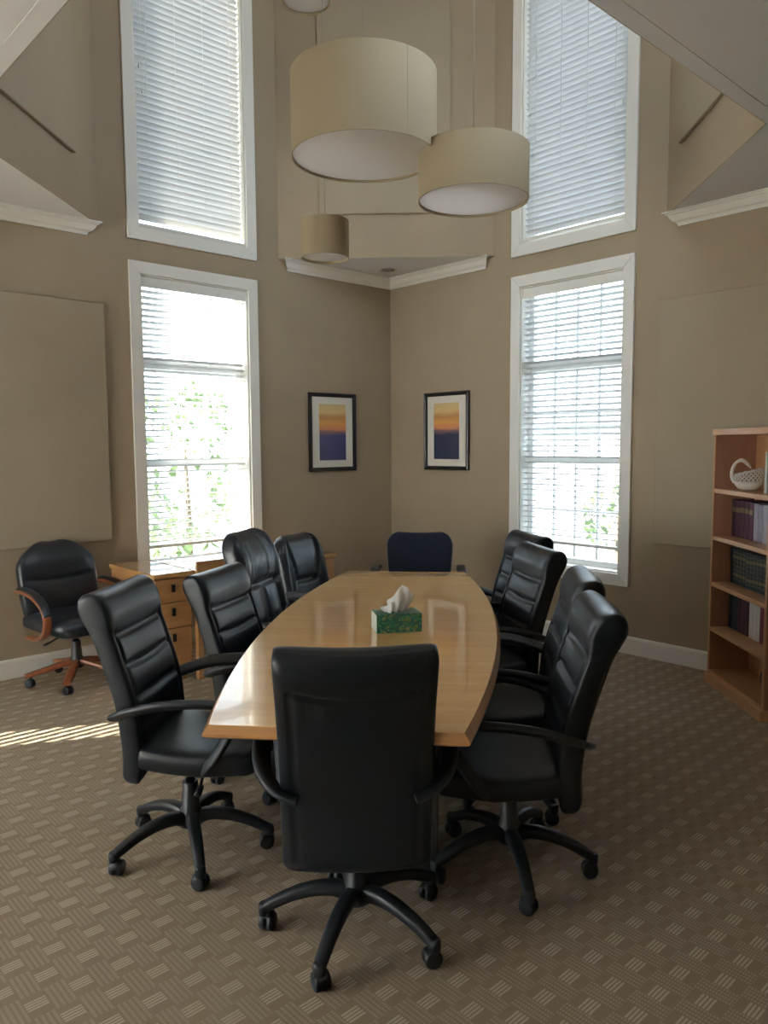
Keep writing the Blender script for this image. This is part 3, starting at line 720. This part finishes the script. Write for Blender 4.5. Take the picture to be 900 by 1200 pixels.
# --- padded conference chair with horizontal ribs
def make_conference_chair(label, group):
    root = thing('conference_chair', label, 'chair', (0, 0, 0), 0, group)
    star_base(root, 0.0); column(root, .40); mechanism(root, .335)
    # seat
    def spath(s): return (.285 - .46 * s, .425 - .018 * math.sin(s * PI) - .025 * max(0, 1 - s / .16) ** 2)
    def sg(y, s): return .006 * gauss(s, .13, .02) * (abs(y) < .97) + .012 * (1 - y * y) * math.sin(PI * s)
    mb = cushion(spath, lambda s: .222 + .012 * math.sin(PI * s), lambda s: .052, lambda s: .05, sg, 5.0, 40, 24, .0, (.07, .05), .045, .52)
    mb.build('seat', M_LEATHER, root)
    # backrest
    bt = [(0, -.205, .315), (.2, -.200, .455), (.45, -.222, .625), (.7, -.275, .795), (.88, -.322, .915), (1, -.358, 1.0)]
    def bpath(s):
        return (interp2(bt, s, 1), interp2(bt, s, 2))
    seams = (.775, .615, .455, .30)
    def bg(y, s):
        d = sum(.015 * gauss(s, c - .02 * (1 - y * y), .010) for c in seams) * max(0, 1 - abs(y / .86) ** 14)
        d += .011 * gauss(abs(y), .85, .030) * (s < .80)
        pil = 0.0
        lim = [1.02] + list(seams) + [.05]
        for a, b in zip(lim, lim[1:]):
            if b <= s <= a: pil = math.sin(PI * (s - b) / (a - b))
        d -= .007 * pil * max(0, 1 - y * y)
        return d
    def brg(y, s):                                                   # raised rear panel outline, curved at the top
        top = .865 - .035 * (1 - (y / .8) ** 2)
        d = .007 * gauss(s, top, .012) * (abs(y) < .83) + .007 * gauss(abs(y), .80, .022) * (s < top) * (s > .06)
        return d + .004 * (s > top) * (s < .93) * 0
    def tf(s): return interp([(0, .040), (.5, .046), (.74, .048), (.88, .074), (1, .066)], s)
    def tr(s): return interp([(0, .044), (.5, .046), (.80, .042), (.93, .052), (1, .046)], s)
    mb = cushion(bpath, lambda s: interp([(0, .216), (.35, .220), (1, .223)], s), tf, tr, bg, 6.5, 96, 40, .022, (.045, .02), .050, .70, brg)
    mb.build('backrest', M_LEATHER, root)
    # loop arms
    for sy in (-1, 1):
        pts = [(-.249, sy * .165, .552), (-.243, sy * .200, .562), (-.214, sy * .244, .584), (-.150, sy * .274, .612), (-.04, sy * .287, .642), (.10, sy * .284, .654), (.185, sy * .276, .648),
               (.222, sy * .270, .622), (.215, sy * .262, .575), (.165, sy * .250, .490), (.105, sy * .232, .410), (.05, sy * .17, .368), (.02, sy * .09, .358)]
        path = spline(pts, 6); n = len(path)
        mb = MB(); mb.tube(path, lerp_list([.024, .025, .027, .029, .030, .029, .027, .024, .021, .022, .023, .023, .020], n), lerp_list([.011, .011, .012, .014, .015, .015, .015, .014, .012, .012, .012, .012, .012], n), 14, 3.0)
        mb.build('armrest', M_PLAST, root)
    return root
def interp2(tab, s, k):
    # smooth (monotone cubic-ish) interpolation of table columns
    P = [(r[0], r[k]) for r in tab]
    for i in range(len(P) - 1):
        if s <= P[i + 1][0] or i == len(P) - 2:
            x0, y0 = P[i]; x1, y1 = P[i + 1]; f = (s - x0) / (x1 - x0)
            m0 = (P[i + 1][1] - P[i - 1][1]) / (P[i + 1][0] - P[i - 1][0]) if i > 0 else (y1 - y0) / (x1 - x0)
            m1 = (P[i + 2][1] - y0) / (P[i + 2][0] - x0) if i < len(P) - 2 else (y1 - y0) / (x1 - x0)
            hh = x1 - x0
            return (2 * f ** 3 - 3 * f * f + 1) * y0 + (f ** 3 - 2 * f * f + f) * hh * m0 + (-2 * f ** 3 + 3 * f * f) * y1 + (f ** 3 - f * f) * hh * m1
UPPER = ('seat', 'backrest', 'armrest', 'tilt_mechanism', 'lever')
def place(root, x, y, face, phase, dz=0.0, label=None, dx=0.0):
    root.location = (x, y, 0); root.rotation_euler = (0, 0, R(face))
    if label: root['label'] = label
    k = 0
    for c in [o for o in COL.objects if o.parent == root]:
        nm = c.name.split('.')[0]
        if nm == 'leg': c.rotation_euler = (0, 0, R(phase - face) + k * 2 * PI / 5); k += 1
        elif nm in UPPER: c.location.z += dz; c.location.x += dx
    return root
CG = 'ribbed black conference chairs around the table'
conf = make_conference_chair('', CG)
CONF = [
    (1.52, 1.785, 50, 64, 0.0, 'black conference chair at the near end of the table, plain back to the viewer'),
    (1.38, 2.60, -50, 31, 0.02, 'ribbed black conference chair nearest on the left of the table'),
    (2.01, 2.91, -60, 10, -.04, 'ribbed black conference chair second on the left, in front of the drawer credenza'),
    (2.17, 1.685, 133, 15, -.02, 'black conference chair nearest on the right side of the table, seen from its side'),
    (2.62, 2.04, 131, 40, -.01, 'black conference chair second on the right side, between the nearest one and the window chairs'),
    (3.06, 2.55, 150, 25, 0.0, 'ribbed black conference chair third on the right side, below the lower right window'),
    (3.50, 2.94, 152, 50, 0.0, 'ribbed black conference chair farthest on the right side, partly hidden behind its neighbour'),
]
for i, (x, y, f, ph, dz, lab) in enumerate(CONF):
    if i == 0: first_copy_src = copy_tree(conf); place(conf, x, y, f, ph, dz, lab); src = first_copy_src
    elif i < len(CONF) - 1: place(copy_tree(src), x, y, f, ph, dz, lab, 0.05 if i == 1 else 0.0)
    else: place(src, x, y, f, ph, dz, lab)

# --- generic arms for the executive chairs
def t_arm(root, sy, mat, pad_mat, zt=.64, xo=.0, out=.285):
    mb = MB(); mb.tube(spline([(.02 + xo, sy * .10, .36), (.03 + xo, sy * .22, .37), (.03 + xo, sy * out, .42), (.02 + xo, sy * out, zt - .02)], 6), .024, .012, 12, 3.0)
    a = mb.build('armrest', mat, root)
    mb = MB(); mb.tube(spline([(-.14 + xo, sy * out, zt - .012), (-.05 + xo, sy * out, zt), (.08 + xo, sy * out, zt + .002), (.15 + xo, sy * out, zt - .016)], 6), .034, .015, 14, 3.0)
    mb.build('arm_pad', pad_mat, a)
def arch_arm(root, sy, mat, zt=.66):
    pts = [(-.22, sy * .235, .47), (-.235, sy * .262, .56), (-.17, sy * .282, zt - .025), (-.02, sy * .290, zt), (.12, sy * .288, zt - .01), (.20, sy * .280, zt - .05), (.215, sy * .266, .50), (.17, sy * .245, .41)]
    path = spline(pts, 6); mb = MB(); mb.tube(path, .026, .016, 14, 3.0); mb.build('armrest', mat, root)

# --- tall chair with a puffy headrest (behind the table, left side)
def make_headrest_chair():
    root = thing('executive_chair', 'tall black leather executive chair with a puffy seamed headrest by the lower left window', 'chair')
    star_base(root, 0.0); column(root, .40); mechanism(root, .335)
    mb = cushion(lambda s: (.29 - .53 * s, .43), lambda s: .25, lambda s: .055, lambda s: .05, lambda y, s: .010 * gauss(abs(y), .45, .03) * (s < .9), 4.5, 36, 24, 0, (.08, .05), .05, .53)
    mb.build('seat', M_LEATHERB, root)
    bt = [(0, -.21, .38), (.3, -.225, .56), (.6, -.275, .76), (.8, -.315, .90), (1, -.37, 1.06)]
    def g(y, s):
        d = .022 * gauss(s, .60, .022) * max(0, 1 - abs(y) ** 8)
        d += .018 * gauss(abs(y), .42, .03) * (s > .60) * (s < .97) + .012 * gauss(y, .0, .02) * (s < .58) + .014 * gauss(abs(y), .70, .035) * (s < .60)
        d -= .026 * math.exp(-((s - .78) / .14) ** 2) * max(0, 1 - (y * y)) + .012 * gauss(s, .40, .14) * gauss(abs(y), .35, .25)
        d -= .018 * gauss(abs(y), .86, .12) * (s > .35)
        return d
    mb = cushion(lambda s: (interp2(bt, s, 1), interp2(bt, s, 2)), lambda s: interp([(0, .215), (.4, .232), (.75, .235), (1, .215)], s), lambda s: interp([(0, .05), (.6, .055), (.8, .07), (1, .06)], s), lambda s: .05, g, 4.0, 80, 40, .025, (.06, .10), .07, .70)
    mb.build('backrest', M_LEATHERB, root)
    for sy in (-1, 1): t_arm(root, sy, M_PLAST, M_PLAST, .60)
    return root
place(make_headrest_chair(), 2.53, 3.46, -60, 20)

# --- executive chair with a V-seamed back
def make_vseam_chair():
    root = thing('executive_chair', 'black leather chair with creased V-seamed back, in front of the credenza end', 'chair')
    star_base(root, 0.0, leg_mat=M_CHERRY, style='wood'); column(root, .40); mechanism(root, .335)
    mb = cushion(lambda s: (.29 - .53 * s, .43), lambda s: .25, lambda s: .06, lambda s: .05, lambda y, s: .008 * gauss(abs(y), .55, .04), 4.5, 36, 24, 0, (.08, .05), .05, .53)
    mb.build('seat', M_LEATHERB, root)
    bt = [(0, -.21, .36), (.3, -.22, .50), (.6, -.255, .68), (.8, -.29, .81), (1, -.335, .94)]
    def g(y, s):
        edge = .38 + .42 * max(0, (s - .50) / .5)                      # V seam runs out to the top corners
        d = .020 * gauss(abs(y), edge, .034) * (s > .52) * (s < .97)
        d += .032 * gauss(s, .53, .022) * (abs(y) < .42)
        d += .011 * gauss(abs(y), .50 + .10 * (1 - s), .03) * (s <= .54)
        for k in range(-3, 4):                                         # fan of soft creases
            d += .004 * gauss(y, .10 * k * (1 + 1.6 * abs(s - .53)), .018) * (abs(s - .53) < .38) * (1 - abs(s - .53) / .38)
        d -= .022 * gauss(s, .80, .18) * max(0, 1 - y * y) + .012 * gauss(s, .25, .16) * max(0, 1 - y * y)
        d -= .014 * gauss(abs(y), .84, .14)
        return d
    mb = cushion(lambda s: (interp2(bt, s, 1), interp2(bt, s, 2)), lambda s: interp([(0, .215), (.4, .242), (.75, .240), (1, .20)], s), lambda s: .052, lambda s: .05, g, 4.0, 80, 44, .02, (.06, .09), .06, .62)
    mb.build('backrest', M_LEATHERB, root)
    for sy in (-1, 1): arch_arm(root, sy, M_PLAST, .60)
    return root
place(make_vseam_chair(), 3.17, 3.96, -74, 0)

# --- low navy task chair at the far end
def make_task_chair():
    root = thing('task_chair', 'navy fabric task chair with rounded plain back at the far end of the table', 'chair')
    star_base(root, 0.0); column(root, .40); mechanism(root, .335)
    mb = cushion(lambda s: (.26 - .48 * s, .43), lambda s: .235, lambda s: .045, lambda s: .04, None, 4.5, 30, 22, 0, (.08, .06), .045, .48)
    mb.build('seat', M_NAVY, root)
    bt = [(0, -.225, .47), (.4, -.215, .62), (.75, -.24, .78), (1, -.275, .90)]
    f = lambda s: (interp2(bt, s, 1), interp2(bt, s, 2))
    W = lambda s: interp([(0, .195), (.35, .222), (.8, .236), (1, .232)], s)
    mb = cushion(f, W, lambda s: .026, lambda s: .014, None, 5.0, 60, 30, .03, (.07, .085), .028, .45)
    mb.build('backrest', M_NAVY, root)
    mb = cushion(lambda s: (f(s)[0] - .018, f(s)[1]), lambda s: W(s) + .007, lambda s: .010, lambda s: .012, None, 5.0, 60, 30, .03, (.075, .09), .02, .458)
    mb.build('back_shell', M_GREYP, root)
    mb = MB(); mb.tube(spline([(-.10, 0, .36), (-.25, 0, .38), (-.285, 0, .48), (-.27, 0, .62)], 6), .03, .010, 12, 3); mb.build('back_bar', M_PLAST, root)
    for sy in (-1, 1): t_arm(root, sy, M_PLAST, M_PLAST, .685, .02, .30)
    return root
UPPER = UPPER + ('back_shell', 'back_bar')
place(make_task_chair(), 3.82, 3.78, -137, 15)

# --- wooden armed executive chair by the left wall
def make_wood_chair():
    root = thing('executive_chair', 'black leather office chair with curved cherry wood arms and wooden base by the left wall', 'chair')
    star_base(root, 0.0, leg_mat=M_CHERRY, style='wood'); column(root, .38); mechanism(root, .325)
    mb = cushion(lambda s: (.30 - .54 * s, .41 - .03 * max(0, 1 - s / .2) ** 2), lambda s: .255 + .01 * math.sin(PI * s), lambda s: .075, lambda s: .05, lambda y, s: .008 * gauss(s, .16, .03), 3.6, 40, 26, 0, (.10, .06), .07, .54)
    mb.build('seat', M_LEATHERB, root)
    bt = [(0, -.20, .40), (.3, -.205, .55), (.6, -.235, .70), (.85, -.275, .83), (1, -.31, .91)]
    def g(y, s):
        d = .024 * gauss(s, .55 - .03 * (1 - y * y), .028) * max(0, 1 - abs(y / .88) ** 6)
        for k in range(-3, 4): d += .0035 * gauss(y, .11 * k * (1 + 1.0 * max(0, s - .55)), .02) * max(0, min(1, (s - .56) / .05)) * max(0, (.86 - s) / .30)
        d -= .020 * gauss(s, .76, .16) * max(0, 1 - y * y) * (1 - s ** 8) + .015 * gauss(s, .30, .18) * max(0, 1 - y * y)
        return d
    mb = cushion(lambda s: (interp2(bt, s, 1), interp2(bt, s, 2)), lambda s: interp([(0, .245), (.4, .268), (.7, .268), (1, .225)], s), lambda s: .062, lambda s: .05, g, 3.6, 80, 44, .022, (.08, .18), .085, .54)
    mb.build('backrest', M_LEATHERB, root)
    for sy in (-1, 1):
        pts = [(-.20, sy * .277, .615), (-.10, sy * .284, .628), (.06, sy * .287, .610), (.17, sy * .287, .555), (.205, sy * .286, .475), (.17, sy * .283, .395), (.06, sy * .276, .345), (-.10, sy * .262, .335)]
        path = spline(pts, 6); n = len(path); mb = MB(); mb.tube(path, .027, lerp_list([.010, .013, .014, .014, .014, .014, .012, .010], n), 14, 3.5); a = mb.build('armrest', M_CHERRY, root)
        pp = spline([(-.16, sy * .280, .640), (-.08, sy * .284, .647), (.06, sy * .287, .630), (.165, sy * .287, .578), (.216, sy * .286, .51)], 6)
        mb = MB(); mb.tube(pp, .026, .011, 12, 3); mb.build('arm_pad', M_LEATHERB, a)
    return root
place(make_wood_chair(), 1.885, 5.05, -83, 166)

# ------------------------------------------------------------------ credenza along the left wall
def pull(parent, x, y, z, hgt=.045):
    mb = MB(); mb.box(x - .007, x + .007, y - .014, y - .001, z - hgt / 2, z + hgt / 2); mb.box(x - .012, x + .012, y - .003, y + .001, z - hgt / 2 - .004, z + hgt / 2 + .004)
    return mb.build('pull', M_PULL, parent, bevel=.002)
def credenza():
    y0, y1, ztop = 4.535, 5.19, .735
    t = thing('drawer_credenza', 'maple credenza of three drawers under the lower left window', 'cabinet', (2.328, (y0 + y1) / 2, 0)); d = (y1 - y0) / 2
    hw = .128
    mb = MB(); mb.box(-hw, hw, -d + .02, d, .06, ztop - .028); mb.box(-hw + .01, hw - .01, -d + .06, d - .02, 0, .06); mb.build('body', M_CRED, t, bevel=.002)
    mb = MB(); mb.box(-hw - .01, hw + .01, -d - .012, d + .01, ztop - .028, ztop); mb.build('worktop', M_CREDT, t, bevel=.003)
    for z0, z1 in ((.545, .695), (.375, .538), (.065, .368)):
        mb = MB(); mb.box(-hw + .004, hw - .004, -d, -d + .019, z0, z1); dr = mb.build('drawer', M_CRED, t, bevel=.002)
        pull(dr, 0.0, -d, z1 - .06)
    return t
credenza()
def side_desk():
    y0, y1, ztop = 4.50, 5.19, .735; x0, x1 = 2.475, 3.655
    t = thing('credenza_desk', 'maple desk unit with a raised panel and kneehole behind the left row of chairs', 'desk', ((x0 + x1) / 2, (y0 + y1) / 2, 0)); hw, d = (x1 - x0) / 2, (y1 - y0) / 2
    mb = MB(); mb.box(-hw, hw, -d - .01, d + .01, ztop - .028, ztop); mb.build('worktop', M_CREDT, t, bevel=.003)
    mb = MB(); mb.box(-hw + .005, -hw + .27, -d - .006, -d + .014, ztop, ztop + .058); mb.build('ledge_panel', M_CRED, t, bevel=.002)
    mb = MB(); mb.box(-hw + .005, -hw + .045, -d + .005, -d + .045, 0, ztop - .028); mb.build('leg', M_CRED, t, bevel=.002)
    mb = MB(); mb.box(-hw + .005, -hw + .045, d - .045, d - .005, 0, ztop - .028); mb.build('leg', M_CRED, t, bevel=.002)
    mb = MB(); mb.box(-hw + .045, -hw + .40, -d + .008, d - .01, .43, ztop - .028); ap = mb.build('drawer', M_CRED, t, bevel=.002)
    pull(ap, -hw + .075, -d + .008, .53)
    mb = MB(); mb.box(hw - .42, hw - .005, -d + .02, d, .06, ztop - .028); mb.box(hw - .40, hw - .02, -d + .06, d - .02, 0, .06); mb.build('cabinet_body', M_CRED, t, bevel=.002)
    mb = MB(); mb.box(hw - .415, hw - .03, -d, -d + .02, .065, .700); dr = mb.build('door', M_CRED, t, bevel=.002); pull(dr, hw - .15, -d, .64)
    return t
side_desk()

# ------------------------------------------------------------------ bookcase (local x along its width, local y into its depth)
BW, BD, BH = .745, .272, 1.635
BROT = math.atan2(1.634 - 2.179, 4.362 - 4.87)
bc = thing('bookcase', 'tall maple bookcase standing at an angle by the right wall', 'bookcase', (4.87, 2.179, 0), BROT)
for x0 in (0.0, BW - .02):
    mb = MB(); mb.box(x0, x0 + .02, 0.006, BD, 0, BH - .038); mb.build('side_panel', M_SHELFB, bc, bevel=.001)
    mb = MB(); mb.box(x0, x0 + .02, 0, .006, 0.06, BH - .038); mb.build('edge_strip', M_SHELF, bc)
mb = MB(); mb.box(.02, BW - .02, BD - .012, BD - .002, .0, BH - .038); mb.build('back_panel', M_SHELF, bc)
mb = MB(); mb.box(-.006, BW + .006, -.008, BD, BH - .038, BH); mb.build('top', M_SHELF, bc, bevel=.003)
mb = MB(); mb.box(-.012, BW + .012, -.016, .0, 0, .064); mb.box(-.012, .0, 0, BD, 0, .064); mb.box(BW, BW + .012, 0, BD, 0, .064); mb.build('plinth', M_SHELF, bc, bevel=.003)
SH = [1.260, .959, .660, .368, .085]
for z in SH:
    mb = MB(); mb.box(.0205, BW - .0205, .002, BD - .0125, z - .027, z); mb.build('shelf', M_SHELF, bc, bevel=.002)
BM = Matrix.Translation((4.87, 2.179, 0)) @ Matrix.Rotation(BROT, 4, 'Z')
cover_mats = {}
def cover(col):
    if col not in cover_mats: cover_mats[col] = plain('book_cover', col, .5, .4, noise=.2, nscale=30)
    return cover_mats[col]
M_GOLD = plain('gilt_lettering', (0.24, 0.20, 0.10), .4, .5, .3, noise=.2)
def book(x, y, z, w, d, h, col, label, group, bands=0, name='book', tilt=0.0):
    p = BM @ Vector((x + w / 2, y, z)); t = thing(name, label, 'book', p, BROT, group)
    mb = MB(); hw = w / 2; e = .0022
    mb.box(-hw, -hw + e, 0, d, 0, h); mb.box(hw - e, hw, 0, d, 0, h)
    n = 5; rings = []
    for zz in (0, h):
        rings.append([(-hw + w * k / n, -.004 * math.sin(PI * k / n), zz) for k in range(n + 1)] + [(hw - w * k / n, e, zz) for k in range(n + 1)])
    mb.loft(rings, True, False); c = mb.build('cover', cover(col), t)
    mb = MB(); mb.box(-hw + e, hw - e, e, d - .004, .003, h - .003); mb.build('pages', M_PAGE, t)
    if bands:
        mb = MB()
        jit = rb.uniform(-.03, .03)
        if bands > 1: mb.box(-.0012, .0012, -.0046, -.0012, h * .13, h * .90)
        for k in range(bands):
            zz = h * (.12 + .76 * k / (bands - 1) + jit) if bands > 1 else h * .74; hh = (.003 if k not in (1, bands - 2) else .018) if bands > 1 else .03
            mb.box(-hw * .82, hw * .82, -.0052, -.0012, zz - hh / 2, zz + hh / 2)
        mb.build('spine_bands', M_GOLD, c)
    return t
ORD = ['first', 'second', 'third', 'fourth', 'fifth', 'sixth', 'seventh', 'eighth', 'ninth', 'tenth', 'eleventh', 'twelfth', 'thirteenth', 'fourteenth']
rb = random.Random(4)
x = .024; g = 'bound volumes on the second shelf'
for k in range(5):
    w = .057 + rb.uniform(-.003, .003); book(x, .12, SH[1], w, .135, .232 + rb.uniform(-.003, .003), (0.075, 0.022, 0.042), 'maroon bound volume on the second shelf, %s from the left' % ORD[k], g, 1); x += w + .002
for k in range(4):
    w = .052; book(x, .12, SH[1], w, .135, .226 - .004 * (k % 2), [(0.33, 0.31, 0.37), (0.25, 0.235, 0.30), (0.36, 0.34, 0.39), (0.28, 0.26, 0.32)][k], 'pale grey bound volume on the second shelf, %s after the maroon ones' % ORD[k], g, 0); x += w + .003
x = .024; g = 'gilt banded volumes on the third shelf'
for k in range(13):
    w = .042; book(x, .12, SH[2], w, .135, .222, (0.012, 0.022, 0.026), 'black gold banded volume on the third shelf, %s from the left' % ORD[k], g, 7 if k else 0); x += w + .001
x = .024; g = 'books on the fourth shelf'
for k, (w, hh, c, lab) in enumerate([(.040, .226, (0.018, 0.024, 0.034), 'dark navy book at the left end of the fourth shelf'), (.040, .226, (0.020, 0.045, 0.052), 'dark teal book next to the navy one on the fourth shelf'),
        (.036, .222, (0.060, 0.018, 0.030), 'maroon book beside the teal one on the fourth shelf'), (.036, .222, (0.075, 0.022, 0.036), 'maroon book in the middle of the fourth shelf dark run'), (.034, .222, (0.028, 0.012, 0.02), 'blackish maroon book before the white ones on the fourth shelf'),
        (.030, .225, (0.62, 0.60, 0.57), 'first white book after the dark ones on the fourth shelf'), (.030, .225, (0.66, 0.64, 0.61), 'second white book after the dark ones on the fourth shelf'), (.030, .225, (0.62, 0.60, 0.57), 'third white book after the dark ones on the fourth shelf'),
        (.034, .23, (0.20, 0.035, 0.075), 'crimson book right of the white ones on the fourth shelf')]):
    book(x, .12, SH[3], w * 1.45, .135, hh, c, lab, g, 0); x += w * 1.45 + .0012
book(.49, .09, SH[0], .022, .165, .235, (0.55, 0.62, 0.55), 'pale green booklet standing on the top shelf beside the swan basket', 'books on the top shelf', 0)
# white lattice swan basket on the top shelf
p = BM @ Vector((.205, .133, SH[0] + .0005)); t = thing('swan_basket', 'white ceramic lattice basket shaped like a swan on the top bookcase shelf', 'ornament', p, BROT + R(65)); t.scale = (.88,) * 3
mb = MB(); n = 28; rings = []
for k in range(9):
    a = k / 8; r_ = .045 + .05 * math.sin(a * PI / 2); rings.append([(r_ * 1.0 * math.cos(2 * PI * i / n), r_ * .72 * math.sin(2 * PI * i / n), .062 * a ** 1.4) for i in range(n)])
for k in range(8, -1, -1):
    a = k / 8; r_ = .040 + .05 * math.sin(a * PI / 2); rings.append([(r_ * math.cos(2 * PI * i / n), r_ * .72 * math.sin(2 * PI * i / n), .006 + .056 * a ** 1.4) for i in range(n)])
mb.loft(rings); mb.build('bowl', M_CERAM, t)
mb = MB(); nb = 22
for i in range(nb):                                                   # open lattice wall: two families of leaning bars and a rim
    for dr in (-1, 1):
        pts = []
        for j in range(6):
            v = j / 5; a = 2 * PI * i / nb + dr * v * .75; rr = .094 + .010 * math.sin(PI * v) - .006 * v; lift = .055 + v * (.072 + .022 * math.cos(a)); pts.append((rr * math.cos(a), rr * .72 * math.sin(a), lift))
        mb.tube(pts, .0032, n=6)
rim = []
for i in range(48):
    a = 2 * PI * i / 48; rim.append((.088 * math.cos(a), .088 * .72 * math.sin(a), .127 + .022 * math.cos(a) + .004 * math.sin(a * 11)))
mb.tube(rim, .005, n=8, loop=True); mb.build('lattice', M_CERAM, t)
mb = MB(); nk = spline([(-.088, 0, .05), (-.108, 0, .09), (-.106, 0, .145), (-.082, 0, .190), (-.046, 0, .205), (-.012, 0, .180), (.012, 0, .150)], 6)
mb.tube(nk, lerp_list([.014, .013, .011, .010, .014, .012, .004], len(nk)), n=12); mb.build('neck', M_CERAM, t)
mb = MB(); mb.tube(spline([(.10, 0, .085), (.125, 0, .10), (.145, 0, .108)], 5), [.012] * 5 + [.010] * 3 + [.004] * 3, .006, 10); mb.build('tail', M_CERAM, t)
p = BM @ Vector((.575, .09, SH[4])); t = thing('canister', 'small black object at the right end of the lowest bookcase shelf', 'ornament', p, BROT)
mb = MB(); mb.lathe([(.016, 0), (.018, .006), (.014, .05), (.024, .085), (.026, .13), (.020, .148), (.006, .152)], 18); mb.build('body', M_PLAST, t)
